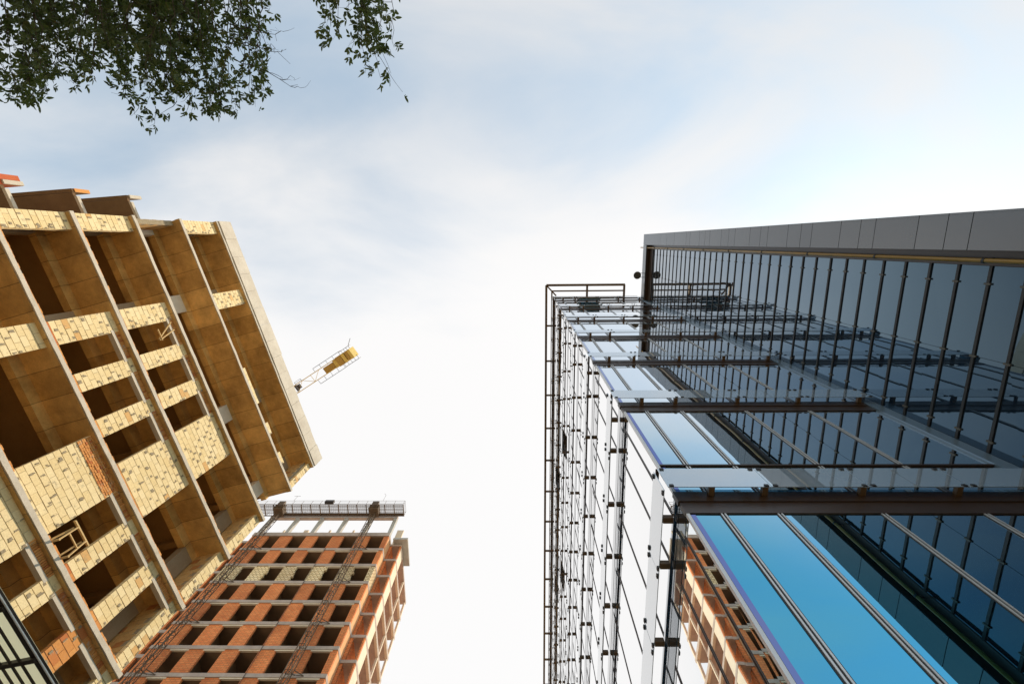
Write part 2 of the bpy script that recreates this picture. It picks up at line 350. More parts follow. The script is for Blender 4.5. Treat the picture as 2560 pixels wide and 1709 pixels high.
for k in range(3, 10):
    pat, lin = ((PA, LA) if ((k - 3) // 2) % 2 == 0 else (PB, LBn))
    for i, (a, b) in enumerate(pat):
        if k == 6 and i == 4: pier(k, a, b, .0, M['block_orange'])
        elif k == 6 and i == 3: pier(k, a, b, 1.32)
        else: pier(k, a, b, .0 if (i in (0, 5) or b - a > 2) and k % 2 else .28)
    z1 = zs(k - 1)
    for a, b in lin:
        l = MB(); l.box(a - .12, b + .12, .215, .44, z1 - .42, z1 - .27); lo = l.build('window_lintel', M['concrete_light'], LB)
        t = MB(); rnd = random.Random(k * 7 + int(a * 10)); x = a - .1
        while x < b + .06:
            w = rnd.uniform(.055, .075); t.box(x, x + w, .20 + rnd.uniform(0, .05), .42, z1 - .265, z1 - .015 - rnd.uniform(0, .03), rnd.random()); x += w + .022
        t.build('brick_infill', M['block_orange'], lo)
    # a low course of orange bricks along the open slab edges
    edges = sorted(pat); rnd = random.Random(k)
    for (a0, a1), (b0, b1) in zip(edges, edges[1:]):
        t = MB(); x = a1 + .01
        while x < b0 - .1: t.box(x, x + .19, .03 + rnd.uniform(0, .04), .2, zs(k) + TH + .002, zs(k) + TH + .075 + rnd.uniform(-.015, .015), rnd.random()); x += .2
        t.build('sill_course', M['block_orange'], LB)
pier(1, UA, -5.77, 0); pier(1, -2.05, -1.07, 0); pier(1, 10.86, UB, 0)
for a, b, h in ((2.75, 5.15, .3), (6.5, 7.3, .34), (8.6, 9.4, .34)): pier(1, a, b, 0, None, .05, .25, zs(1) + TH + h)
# side walls, back walls, columns
for k in range(1, 10):
    z0, z1 = zs(k) + TH, zs(k - 1) - .01
    for side in ((0, 1) if k != 2 else (0,)):
        m, mo = MB(), MB(); rnd = random.Random(50 + k * 2 + side)
        # local swap: build along y by using a rotated block wall
        n = round((z1 - z0) / .285); h = (z1 - z0) / n; xa, xb = (10.72, 11.0) if side else (UA, UA + .28)
        mo.box(xa + .012, xb - .005, .47, 9.0, z0, z1)
        for r in range(n):
            y = .47 + (.21 if r % 2 else 0)
            while y < 8.8:
                m.box(xa + rnd.uniform(-.008, .008), xb, y + .007, y + .42, z0 + r * h + .007, z0 + (r + 1) * h - .007, rnd.random()); y += .43
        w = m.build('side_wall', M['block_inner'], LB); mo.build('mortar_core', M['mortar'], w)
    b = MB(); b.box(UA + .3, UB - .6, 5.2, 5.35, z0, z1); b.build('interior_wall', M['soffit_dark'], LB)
    for u0, u1 in ((-6.5, -5.98), (-2.44, -1.43), (4.56, 5.55), (9.82, 10.66)):
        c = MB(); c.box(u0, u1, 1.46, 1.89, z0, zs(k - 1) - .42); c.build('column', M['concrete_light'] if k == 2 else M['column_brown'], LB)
    if k in (3, 4):
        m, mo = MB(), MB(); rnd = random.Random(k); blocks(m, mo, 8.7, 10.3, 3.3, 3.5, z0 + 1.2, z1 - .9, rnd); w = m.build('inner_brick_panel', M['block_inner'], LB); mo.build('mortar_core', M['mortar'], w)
        boxpart('grey_plinth', M['soffit_dark'], w, 8.6, 10.5, 3.3, 3.55, z0, z0 + 1.19)
# side balconies past the near end: slab, outer parapet of panels, pale front edge
def prism(m, pts, z0, z1):
    i = len(m.v); n = len(pts); m.v += [(x, y, z0) for x, y in pts] + [(x, y, z1) for x, y in pts]
    m.f.append(tuple(i + k for k in reversed(range(n)))); m.f.append(tuple(i + n + k for k in range(n))); m.t += [.5, .5]
    for k in range(n): m.f.append((i + k, i + (k + 1) % n, i + n + (k + 1) % n, i + n + k)); m.t.append(.5)
def ou(y): return -8.36 - .20 * (y - 2.4)
for k in range(1, 10):
    z = zs(k); s_ = MB(); prism(s_, [(ou(2.45) + .02, 2.45), (UA - .01, 2.45), (UA - .01, 11.8), (ou(11.8) + .02, 11.8)], z, z + .15); bo = s_.build('balcony_slab', M['balcony_brown'], LB)
    rnd = random.Random(k); y = 2.40; w = MB()
    while y < 11.5: pw = .46 if k == 3 else .18; prism(w, [(ou(y) - pw, y), (ou(y), y), (ou(y + .8), y + .8), (ou(y + .8) - pw, y + .8)], z - .004, z + .93 + rnd.uniform(-.02, .02)); y += .806
    w.build('balcony_parapet', M['redbrick_paint'] if k == 3 else M['balcony_brown'], bo)
    e = MB(); e.box(ou(2.4) + .22, UA - .01, 2.30, 2.44, z - .002, z + .16); e.build('slab_edge', M['concrete_light'], bo)
    b = MB(); b.box(ou(2.4) - .18, ou(2.4), (2.35 if k == 2 else 2.31), 2.39, z + .1, z + .92); b.build('parapet_end', M['block_orange'] if k == 2 else M['concrete_light'], bo)
    c = MB(); c.box(UA - .5, UA - .02, 3.0, 3.3, z + .16, zs(k - 1) - .01); c.build('balcony_column', M['concrete_cool'], bo)

# timber pieces left in the openings
tt = thing('timber_prop', 'pale timber A-frame wedged in a small window high in the block building', 'timber prop', (0, 0, 0)); 
def lw_(u, n, z): return tuple(na * (D0 + n) + ua * u + Vector((0, 0, z)))
def timber(t, name, p, q, w=.09):
    m = MB(); m.bar(lw_(*p), lw_(*q), w * .7, w * .45); m.build(name, M['timber'], t)
tt.location = lw_(-.5, .1, zs(3) + TH); OFF[tt.name] = {'off': tuple(tt.location)}
zt = zs(2) - .45
timber(tt, 'brace', (-.95, .02, zt), (-.28, .02, zt - 1.15)); timber(tt, 'brace', (-.55, .0, zt - .02), (-.22, .0, zt - 1.15)); timber(tt, 'tie', (-.75, -.03, zt - 1.05), (-.18, -.03, zt - 1.05))
tt = thing('timber_trestle', 'rough timber trestle jutting from a wide opening below the big cream wall', 'trestle', lw_(5.9, -.1, zs(5) + TH))
za = zs(5) + TH
for p, q in (((5.5, -.25, za + .06), (5.5, .5, za + .06)), ((6.2, -.25, za + .06), (6.2, .5, za + .06))): timber(tt, 'foot', p, q, .1)
for p, q in (((5.5, -.2, za + .06), (5.55, -.05, za + .95)), ((6.2, -.2, za + .06), (6.15, -.05, za + .95)), ((5.5, .45, za + .06), (5.55, .15, za + .95)), ((6.2, .45, za + .06), (6.15, .15, za + .95))): timber(tt, 'leg', p, q, .085)
timber(tt, 'beam', (5.3, .05, za + 1.0), (6.4, .05, za + 1.0), .12); timber(tt, 'rung', (5.52, -.13, za + .5), (6.18, -.13, za + .5), .08)

# ------------------------------------------------------------------ CENTRE: red brick tower under construction
Y0 = 42.4
OB = thing('red_brick_tower', 'tall unfinished red brick tower with rows of empty window openings and an open top storey', 'building', (-30, Y0, 0))
def oz(i): return 60.45 - 3.26 * i + EYE          # underside of slab i
NF = 19; SB = .42
XL, XR = -50.0, -19.74
wins = [(-49.6, -47.5), (-45.8, -43.75), (-41.9, -39.9), (-37.75, -36.02), (-34.15, -32.1), (-30.3, -28.2), (-26.4, -24.33), (-22.5, -20.45)]
for i in range(NF):
    z = oz(i); rnd = random.Random(i)
    m = ragged(-40.3, XR + .03, Y0 - .1, Y0 + 12, z, z + SB * (1.8 if i == 0 else 1), 40, rnd)
    s_ = m.build('floor_slab', M['slab_pink'], OB)
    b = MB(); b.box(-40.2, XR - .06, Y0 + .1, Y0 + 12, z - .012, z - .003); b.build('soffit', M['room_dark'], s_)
    b = MB(); b.box(XL, -40.3, Y0 + 1.1, Y0 + 12, z, z + SB); b.build('wing_slab', M['slab_pink'], s_)
    b = MB(); b.box(XR - .3, -17.96, Y0 + 1.62, Y0 + 11.8, z + .02, z + SB - .02); b.build('return_slab', M['slab_pink'], s_)
    if i and i < 10:
        # pale lintel strips under the slab over each window
        for a, c in wins[3:]: boxpart('window_lintel', M['render_cream'], OB, a - .15, c + .15, Y0 - .04, Y0 + .2, z - .16, z - .003)
edges = [-40.25] + [x for w in wins[3:] for x in w] + [XR]
for i in range(1, NF):
    z0, z1 = oz(i) + SB, oz(i - 1) - .004
    pale = (i == 3)
    for j in range(0, len(edges), 2):
        a, c = edges[j], edges[j + 1]; m = MB(); m.box(a, c, Y0, Y0 + .3, z0, z1)
        if pale and 2 <= j <= 8:
            rnd = random.Random(j); z = z0
            while z < z1 - .3: m.box(c, c + rnd.choice((0.02, .12, .25)), Y0 + .02, Y0 + .28, z, z + .27); z += .3
        if i > 11: continue
        m.build('brick_pier', M['brick_pale'] if pale else M['brick_red'], OB)
for j in range(0, len(edges), 2):
    m = MB(); m.box(edges[j], edges[j + 1], Y0 + .01, Y0 + .3, 0, oz(11)); m.build('lower_pier', M['brick_red'], OB)
# set-back left wing
m = MB(); wx = [XL] + [x for w in wins[:3] for x in w] + [-40.3]
for j in range(0, len(wx) - 1, 2): m.box(wx[j], max(wx[j] + .3, wx[j + 1]), Y0 + 1.15, Y0 + 1.45, 0, oz(0))
m.build('wing_wall', M['brick_red'], OB)
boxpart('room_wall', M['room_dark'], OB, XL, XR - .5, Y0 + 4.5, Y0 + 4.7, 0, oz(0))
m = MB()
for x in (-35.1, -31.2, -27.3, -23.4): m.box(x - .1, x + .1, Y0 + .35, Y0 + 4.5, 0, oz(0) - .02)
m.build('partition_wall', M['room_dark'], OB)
# right return: side wall, loggia front, cream end wall with openings
for i in range(1, NF):
    z0, z1 = oz(i) + SB + .004, oz(i - 1) - .004
    if i > 12: continue
    m = MB(); m.box(XR - .3, XR, Y0 + .31, Y0 + 1.66, z0, z1); m.build('return_wall', M['brick_pale'] if i == 3 else M['render_peach'], OB)
    m = MB(); m.box(XR - .02, XR + .35, Y0 + 1.70, Y0 + 1.95, z0, z1); m.box(-18.2, -18.0, Y0 + 1.67, Y0 + 1.95, z0, z1); m.build('loggia_pier', M['brick_red'], OB)
    m = MB(); m.box(-18.2, -17.98, Y0 + 1.96, Y0 + 3.75, z0 - .42, z1 + .0); m.build('end_wall', M['render_cream'], OB)
    m = MB(); m.box(-18.3, -17.97, Y0 + 3.76, Y0 + 11.7, z0 - SB - .05, z0 - .1); m.build('end_slab_edge', M['render_cream'], OB)
    m = MB(); m.box(-18.25, -17.98, Y0 + 7.7, Y0 + 7.95, z0 - .09, z1 - .06); m.build('end_post', M['render_cream'], OB); m = MB(); m.box(-18.25, -17.98, Y0 + 11.3, Y0 + 11.6, z0 - .09, z1 - .06); m.build('end_post', M['render_cream'], OB)
m = MB(); m.box(-19.6, -19.4, Y0 + 2.2, Y0 + 11.8, 0, oz(0)); m.build('recess_wall', M['brick_red'], OB)
m = MB(); m.box(-18.3, -17.98, Y0 + 1.7, Y0 + 11.7, 0, oz(12) - .1); m.build('lower_end_wall', M['render_cream'], OB)
# roof canopy slab on the right
m = MB(); m.box(-19.3, -17.1, Y0 + .8, Y0 + 5.4, oz(0) + .45, oz(0) + .8); m.build('roof_canopy', M['concrete_cool'], OB)
# open top storey: columns, ring beam, rear columns
zt0, zt1 = oz(0) + SB * 1.8, 65.15 + EYE
for x in (-39.7, -35.62, -31.7, -27.8, -23.9, -19.97):
    m = MB(); m.box(x - .27, x + .27, Y0 + .02, Y0 + .55, zt0 - .3, zt1); m.build('top_column', M['concrete_cool'], OB)
for x, w in ((-38.0, .12), (-34.4, .35), (-30.6, .14), (-26.8, .14), (-19.3, .5)):
    m = MB(); m.box(x - w, x + w, Y0 + 2.2, Y0 + 2.45, zt0 - .3, zt1); m.build('rear_column', M['render_cream'], OB)
m = MB(); m.box(-40.1, -19.7, Y0 - .02, Y0 + .5, zt1 + .005, zt1 + .6); m.build('ring_beam', M['slab_pink'], OB)

# mast climbing work platform on the tower front
MC = thing('mast_climbing_platform', 'long mesh work platform on two lattice masts across the top of the brick tower', 'work platform', (-31, 41.0, 0))
for mx in (-38.35, -23.25):
    yb, w, hw = 41.05, .34, .34; m = MB(); z = .0; top = 66.6 + EYE
    for sx in (-1, 1):
        for sy in (0, 1): m.bar((mx + sx * w, yb + sy * .6, 0), (mx + sx * w, yb + sy * .6, top), .07)
    i = 0
    while z < top - 1.4:
        s1 = 1 if i % 2 else -1
        m.bar((mx - w * s1, yb, z), (mx + w * s1, yb, z + 1.5), .045); m.bar((mx - w * s1, yb + .6, z), (mx + w * s1, yb + .6, z + 1.5), .045)
        for sx in (-1, 1): m.bar((mx + sx * w, yb + .6 * (i % 2), z), (mx + sx * w, yb + .6 * (1 - i % 2), z + 1.5), .045)
        m.bar((mx - w, yb, z), (mx + w, yb, z), .05); m.bar((mx - w, yb + .6, z), (mx + w, yb + .6, z), .05); m.bar((mx + w, yb, z), (mx + w, yb + .6, z), .05); m.bar((mx - w, yb, z), (mx - w, yb + .6, z), .05)
        z += 1.5; i += 1
    m.build('mast', M['steel'], MC)
    for i in (1, 3, 5, 7, 9, 11):
        m = MB(); zz = oz(i) + .2; m.bar((mx + w, yb + .6, zz), (mx + w + .9, Y0 - .1, zz - .05), .06); m.bar((mx - w, yb + .6, zz), (mx + .3, Y0 - .1, zz), .05); m.bar((mx, yb + .5, zz - .5), (mx + w + .9, Y0 - .1, zz - .05), .045); m.build('wall_tie', M['steel'], MC)
    m = MB(); m.box(mx - .75, mx + .75, 40.35, 41.9, 64.55 + EYE, 65.6 + EYE); m.box(mx - .5, mx + .5, 40.2, 40.5, 64.9 + EYE, 66.3 + EYE)
    b = m.build('drive_unit', M['steel'], MC)
zd = 65.0 + EYE; xa, xb = -43.6, -18.55; ya, yb = 40.0, 41.95
m = MB(); x = xa
n = 0
while x <= xb + .01:
    m.bar((x, ya, zd), (x, yb, zd), .13, .12)
    for dx in (.3, .6, .9, 1.2): m.bar((x + dx, ya, zd + .06), (x + dx, yb, zd + .06), .02) if x + dx < xb else None
    x += 1.47
for y in (ya, ya + .28, ya + .5, ya + .75, ya + 1.0, ya + 1.25, ya + 1.55, yb): m.bar((xa, y, zd), (xb, y, zd), .12 if y in (ya, yb) else .085)
m.box(xa + 6, xb - .1, ya + 1.5, ya + 1.9, zd + .08, zd + .12)
m.build('mesh_deck', M['steel'], MC)
m = MB(); x = xa
while x <= xb + .01:
    m.bar((x, ya, zd), (x, ya, zd + 1.1), .035); m.bar((x, yb, zd), (x, yb, zd + 1.1), .035); x += 1.47
for h in (.55, 1.1): m.bar((xa, ya, zd + h), (xb, ya, zd + h), .035); m.bar((xa, yb, zd + h), (xb, yb, zd + h), .035); m.bar((xb, ya, zd + h), (xb, yb, zd + h), .035)
m.build('guard_rail', M['steel'], MC)
m = MB(); m.box(-31.2, -29.8, 39.75, 40.1, zd + .35, zd + .95); m.build('control_box', M['steel_dark'], MC)
m = MB(); m.bar((-22.1, ya, zd + 1.1), (-22.0, ya - .2, zd + 2.4), .03); m.bar((-22.0, ya - .2, zd + 2.4), (-22.3, ya - .3, zd + 2.8), .03); m.bar((-36.5, ya, zd + 1.1), (-36.4, ya - .1, zd + 2.3), .03); m.bar((-36.9, ya - .1, zd + 2.3), (-35.9, ya - .1, zd + 2.3), .03); m.build('antenna_rod', M['steel'], MC)

BK = thing('brick_stack', 'small stack of pale bricks just inside a window of the red tower', 'bricks', (-32.6, Y0 + .9, oz(5) + SB))
m = MB(); rnd = random.Random(5)
for r in range(5):
    for q in range(4): x = -33.1 + q * .27 + rnd.uniform(-.02, .02); m.box(x, x + .25, Y0 + .55, Y0 + .85, oz(5) + SB + r * .15, oz(5) + SB + r * .15 + .14, rnd.random())
m.build('bricks', M['block'], BK)
RP = thing('hanging_rope', 'thin dark rope hanging down a brick pier of the red tower', 'rope', (-28.0, Y0 - .16, oz(9)))
m = MB(); m.tube([(-28.0, Y0 - .16, oz(1) + .3), (-28.02, Y0 - .18, oz(4)), (-27.98, Y0 - .15, oz(9))], .03, 6); m.build('rope_strand', M['black'], RP)

# ------------------------------------------------------------------ tower crane (only its counter-jib clears the block building)
KZ = 80 + EYE; sc = 80 / 55
jd = Vector((-.846, .533, 0)).normalized(); js = Vector((-jd.y, jd.x, 0))
tip = Vector((-20.55 * sc, 12.85 * sc, KZ))
MP = tip + jd * 24; MP.z = 0
TCx = thing('tower_crane', 'yellow tower crane whose counter-jib pokes out past the block building roof', 'crane', tuple(MP))
def J(s, t, z=0): return tip + jd * s + js * t + Vector((0, 0, z))
m = MB(); hw = .72
for t in (-hw, hw): m.bar(J(2.4, t), J(24, t), .13, .16)
for i in range(8):
    s = 7.6 + i * 1.9; a = 1 if i % 2 else -1; m.bar(J(s, -hw * a), J(s + 1.9, hw * a), .06); 
    if i % 2: m.bar(J(s, -hw), J(s, hw), .06)
m.build('counter_jib', M['yellow'], TCx)
m = MB(); m.box(-.1, .1, -.1, .1, 0, 0) if False else None
def plate(m, s0, s1, t0, t1, z0, z1):
    p = [J(s0, t0), J(s1, t0), J(s1, t1), J(s0, t1)]; i = len(m.v)
    m.v += [tuple(q + Vector((0, 0, z0))) for q in p] + [tuple(q + Vector((0, 0, z1))) for q in p]
    for q in ((0, 3, 2, 1), (4, 5, 6, 7), (0, 1, 5, 4), (1, 2, 6, 5), (2, 3, 7, 6), (3, 0, 4, 7)): m.f.append(tuple(i + k for k in q)); m.t.append(.5)
m = MB(); plate(m, 4.7, 6.9, -.66, .50, .1, 1.2); m.build('winch_house', M['crane_plate'], TCx)
m = MB(); plate(m, 3.3, 4.6, -.85, .75, .05, .9); m.build('winch_drum', M['yellow'], TCx)
for s0 in (.15, .75, 1.5, 2.2, 2.75):
    m = MB(); plate(m, s0, s0 + (.55 if s0 != 1.5 else .6), -.95 + (.1 if s0 == .75 else 0), .85, -1.2, 1.0); m.build('counterweight', M['yellow'] if s0 in (.15, 1.5) else M['crane_plate'], TCx)
m = MB()
for t0, sa, sb in ((-1.6, 3.2, 8.9), (1.45, 2.6, 8.4), (-1.55, .1, 3.0), (1.35, .4, 2.6)):
    for h in (.5, 1.05): m.bar(J(sa, t0, h), J(sb, t0, h), .05)
    m.bar(J(sa, t0, 0), J(sb, t0, 0), .07)
    s = sa
    while s <= sb + .01: m.bar(J(s, t0, 0), J(s, t0, 1.05), .05); m.bar(J(s, t0, 0), J(s, math.copysign(.7, t0), 0), .045); s += (sb - sa) / 4
m.bar(J(.6, 1.4, .5), J(-.5, 2.3, .6), .07)
m.build('walkway_rail', M['steel_dark'], TCx)
m = MB(); plate(m, 12.4, 12.8, -.3, .55, -.2, .4); plate(m, 13.1, 13.35, -.5, .65, -.1, .5); m.bar(J(11.5, .95), J(12.9, .95), .05); m.bar(J(11.5, .7), J(11.5, 1.2), .05); m.bar(J(12.9, .7), J(12.9, 1.2), .05); m.bar(J(11.5, 1.2), J(12.9, 1.2), .05); m.build('service_platform', M['steel_dark'], TCx)
m = MB(); z = 0
for sx in (-1, 1):
    for sy in (-1, 1): m.bar(MP + Vector((sx * .8, sy * .8, 0)), MP + Vector((sx * .8, sy * .8, KZ + 6 - 0)), .18)
for i in range(34):
    z = i * 2.5; a = 1 if i % 2 else -1
    for sy in (-1, 1): m.bar(MP + Vector((-.8 * a, sy * .8, z)), MP + Vector((.8 * a, sy * .8, z + 2.5)), .09); m.bar(MP + Vector((sy * .8, -.8 * a, z)), MP + Vector((sy * .8, .8 * a, z + 2.5)), .09)
m.build('mast', M['yellow'], TCx)
m = MB()
for t in (-.7, .7): m.bar(J(24, t), J(62, t), .14)
m.bar(J(24, 0, 1.5), J(62, 0, 1.2), .14)
for i in range(19): m.bar(J(24 + i * 2, -.7), J(26 + i * 2, .7), .07); m.bar(J(24 + i * 2, -.7), J(25 + i * 2, 0, 1.4), .07); m.bar(J(25 + i * 2, 0, 1.4), J(26 + i * 2, .7), .07)
m.build('jib', M['yellow'], TCx)

# ------------------------------------------------------------------ RIGHT: L-shaped glass office building
XW, YW, DW = 2.45, 3.95, 8.68
TOP = 34.0 + EYE; YE = 46.0
GB = thing('glass_office_building', 'glass office building with dark finned wing and slim glass strips at every floor', 'building', (XW, YW, 0))
def sz(k): return 6.60 + 4.22 * k + EYE          # underside of glass strip k
XB = [2.49, 2.98, 3.81, 5.32, 6.80, 8.38]
YB = [3.99, 4.33, 5.16] + [6.66 + 1.535 * i for i in range(26)]
rp = random.Random(11)
def pane_x(m, x0, x1, z0, z1, y=YW, w=.0018):
    j = lambda: rp.uniform(-w, w); m.quad((x0, y + j(), z0), (x1, y + j(), z0), (x1, y + j(), z1), (x0, y + j(), z1))
def pane_y(m, y0, y1, z0, z1, x=XW, w=.0018):
    j = lambda: rp.uniform(-w, w); m.quad((x + j(), y1, z0), (x + j(), y0, z0), (x + j(), y0, z1), (x + j(), y1, z1))
LEV = []
for k in range(-1, 7):
    zb = (sz(k) + .14) if k >= 0 else .3
    ztop = (sz(k + 1) - .43) if k < 6 else TOP - .45
    LEV.append((k, zb, ztop))
rest = MB(); nleft = 6
for k, zb, ztop in LEV:
    tr = sz(k) + 1.07
    for a, b in zip(XB, XB[1:]):
        m = MB()
        if k >= 0: pane_x(m, a + .01, b - .01, zb, tr - .03); pane_x(m, a + .01, b - .01, tr + .03, ztop)
        else: pane_x(m, a + .01, b - .01, zb, ztop)
        m.build('window_pane', M['glass'], GB)
    for i, (a, b) in enumerate(zip(YB, YB[1:])):
        m = MB() if i < nleft else rest
        if k >= 0: pane_y(m, a + .01, b - .01, zb, tr - .03); pane_y(m, a + .01, b - .01, tr + .03, ztop)
        else: pane_y(m, a + .01, b - .01, zb, ztop)
        if i < nleft: m.build('window_pane', M['glass'], GB)
tag(rest.build('far_window_panes', M['glass'], GB), kind='stuff')
# dark core behind the glass so that nothing shows through the joints
m = MB(); m.box(XW + .06, DW - .02, YW + .06, YE, .0, TOP - .2); m.build('inner_core', M['black'], GB)
# spandrels and transoms
for k in range(0, 7):
    z = sz(k); m = MB()
    m.box(XW - .02, 8.36, YW - .022, YW + .05, z - .43, z - .14); m.box(XW - .035, 8.36, YW - .04, YW + .05, z - .14, z + .13)
    m.build('spandrel', M['bronze'], GB)
    m = MB(); m.box(XW - .008, XW + .05, YW + .055, YE, z - .43, z - .14); m.box(XW - .013, XW + .05, YW + .055, YE, z - .137, z + .13); m.build('spandrel', M['glass_dark'], GB)
    m = MB(); m.box(XW + .04, 8.37, YW - .03, YW + .03, z + 1.045, z + 1.085); m.box(XW - .03, XW + .03, YW + .06, YE, z + 1.05, z + 1.08); m.build('transom', M['bronze'], GB)
# corner post
m = MB()
for k, zb, ztop in LEV: m.box(XW - .015, XW + .035, YW - .016, YW + .035, zb, ztop)
m.build('corner_post', M['alu'], GB)
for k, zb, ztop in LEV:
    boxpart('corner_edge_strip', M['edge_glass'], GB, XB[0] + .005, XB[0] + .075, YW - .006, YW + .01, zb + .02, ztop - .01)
# mullions: paired slim fins
for x in XB[1:-1]:
    m = MB(); d = MB()
    for k, zb, ztop in LEV:
        m.box(x - .038, x - .014, YW - .018, YW + .02, zb, ztop); m.box(x + .014, x + .038, YW - .018, YW + .02, zb, ztop); d.box(x - .056, x + .056, YW - .006, YW + .03, zb, ztop)
    o = m.build('mullion', M['alu'], GB); d.build('gasket', M['black'], o)
for y in YB[1:]:
    m = MB(); d = MB()
    for k, zb, ztop in LEV: m.box(XW - .010, XW + .02, y - .026, y - .015, zb, ztop); m.box(XW - .010, XW + .02, y + .015, y + .026, zb, ztop); d.box(XW - .003, XW + .03, y - .015, y + .015, zb, ztop)
    o = m.build('mullion', M['bronze'], GB); d.build('gasket', M['black'], o)
# inner corner pilaster
m = MB(); m.box(8.385, DW - .01, YW - .05, YW + .05, 0, TOP - .3); m.build('corner_pilaster', M['blue_panel'], GB)
# glass strips on brackets, clamps at the joints
SX = [2.285, 3.90, 5.41, 6.94, 8.60]; SH = .59; YS, XS = 3.76, 2.245
SY = [3.80, 5.30] + [6.80 + 1.535 * i for i in range(25)]
far_s, far_c, far_b = MB(), MB(), MB()
for k in range(0, 7):
    z = sz(k)
    for a, b in zip(SX, SX[1:]):
        m = MB(); j = rp.uniform(-.0015, .0015); m.box(a + .006, b - .006, YS - .012 + j, YS + j, z, z + SH); m.split = len(m.f); c = m
        for x in (a + .07, b - .07):
            for zz in (z + .01, z + SH - .05): c.box(x - .032, x + .032, YS - .03, YS - .014, zz - .012, zz + .04)
        m.build('glass_strip', (M['glass_frit'], M['black']), GB)
    for x in [2.98, 3.81, 5.32, 6.80, 8.27]:
        m = MB(); m.box(x - .045, x + .045, YS + .004, YW - .042, z + .0, z + .07); m.build('bracket', M['cornice'], GB)
    for i, (a, b) in enumerate(zip(SY, SY[1:])):
        near = i < 4; m = MB() if near else far_s; c = MB() if near else far_c
        j = rp.uniform(-.0015, .0015); m.box(XS - .012 + j, XS + j, a + .006, b - .006, z, z + SH)
        if near: m.split = len(m.f); c = m
        for y in (a + .07, b - .07):
            for zz in (z + .01, z + SH - .05): c.box(XS - .035, XS - .014, y - .035, y + .035, zz - .012, zz + .04)
        if near: m.build('glass_strip', (M['glass_frit'], M['black']), GB)
    for i, y in enumerate(YB[1:-1]):
        near = i < 5; m = MB() if near else far_b; m.box(XS + .004, XW - .042, y - .05, y + .05, z - .02, z + .07)
        if near: m.build('bracket', M['cornice'], GB)
tag(far_s.build('far_glass_strips', M['glass_frit'], GB), kind='stuff'); tag(far_c.build('far_clamps', M['steel_dark'], GB), kind='stuff'); tag(far_b.build('far_brackets', M['cornice'], GB), kind='stuff')
# roof edge and projecting cornice frame
m = MB(); m.box(XW - .06, DW - .1, YW - .06, YW + .3, TOP - .44, TOP); m.box(XW - .06, XW + .3, YW + .3, YE, TOP - .44, TOP); m.build('roof_parapet', M['bronze'], GB)
m = MB(); m.box(XW, DW + 8, YW + .3, YE, TOP - .3, TOP - .06); m.build('roof_slab', M['concrete_cool'], GB)
m = MB(); zc_ = TOP + .04
for (ox, oy, w) in ((.53, .88, .16), (.12, .45, .10)):
    m.bar((XW - ox, YW - oy, zc_), (7.68, YW - oy, zc_), w); m.bar((XW - ox, YW - oy - .001, zc_), (XW - ox, YE, zc_), w)
m.bar((XW - .53, YW - .88, zc_ + .01), (XW + .2, YW - .1, zc_ + .01), .1)
for x in (4.92, 7.64): m.bar((x, YW - .88, zc_ + .005), (x, YW + .1, zc_ + .005), .14)
y = 6.1
while y < YE: m.bar((XW - .53, y, zc_ + .005), (XW + .1, y, zc_ + .005), .12); y += 2.73
m.build('cornice_frame', M['cornice'], GB)
# tilted-open sashes
def sash(name, pts_hinge, out, drop, parent=GB):
    p, q = (Vector(v) for v in pts_hinge); o = Vector(out); d = Vector((0, 0, -drop))
    m = MB(); m.quad(p, q, q + o + d, p + o + d); s_ = m.build(name, M['sash_pale'] if out[1] else M['cornice'], GB)
    f = MB()
    for a, b in ((p, q), (q, q + o + d), (q + o + d, p + o + d), (p + o + d, p)): f.bar(a, b, .06)
    f.build('sash_frame', M['cornice'], s_)
sash('open_sash', ((3.86, YW - .06, sz(5) + 3.7), (5.27, YW - .06, sz(5) + 3.7)), (0, -.4, 0), 1.7)
for k, i in ((4, 6), (5, 9), (4, 12), (5, 15), (4, 19)):
    sash('open_sash', ((XW - .06, YB[i] + .06, sz(k) + 3.7), (XW - .06, YB[i + 1] - .06, sz(k) + 3.7)), (-.2, 0, 0), 1.5)
# finned wing
FX = 8.40; FT = 32.15 + EYE
m = MB(); z = .1
while z < FT - 1.3:
    for a, b in ((.50, 2.2), (2.2, YW - .01)):
        j = lambda: rp.uniform(-.002, .002)
        m.quad((DW + j(), b - .004, z + .012), (DW + j(), a + .004, z + .012), (DW + j(), a + .004, z + .626), (DW + j(), b - .004, z + .626))
    z += .638
GC = m.build('glass_cladding', M['glass_dark'], GB)
ztopc = z
m = MB(); m.box(DW + .03, DW + 6, -.40, YW + 2, 0, FT - .3); m.build('wing_core', M['black'], GB)
z = .1
while z < ztopc + .1:
    f = MB(); f.box(DW - .024, DW + .02, .50, YW - .06, z - .028, z + .028)
    f.split = len(f.f)
    for y in (.83, 2.2, 3.68): f.box(DW - .034, DW - .005, y - .018, y + .018, z - .062, z + .062)
    f.build('horizontal_fin', (M['black'], M['lamp']), GB); z += .638
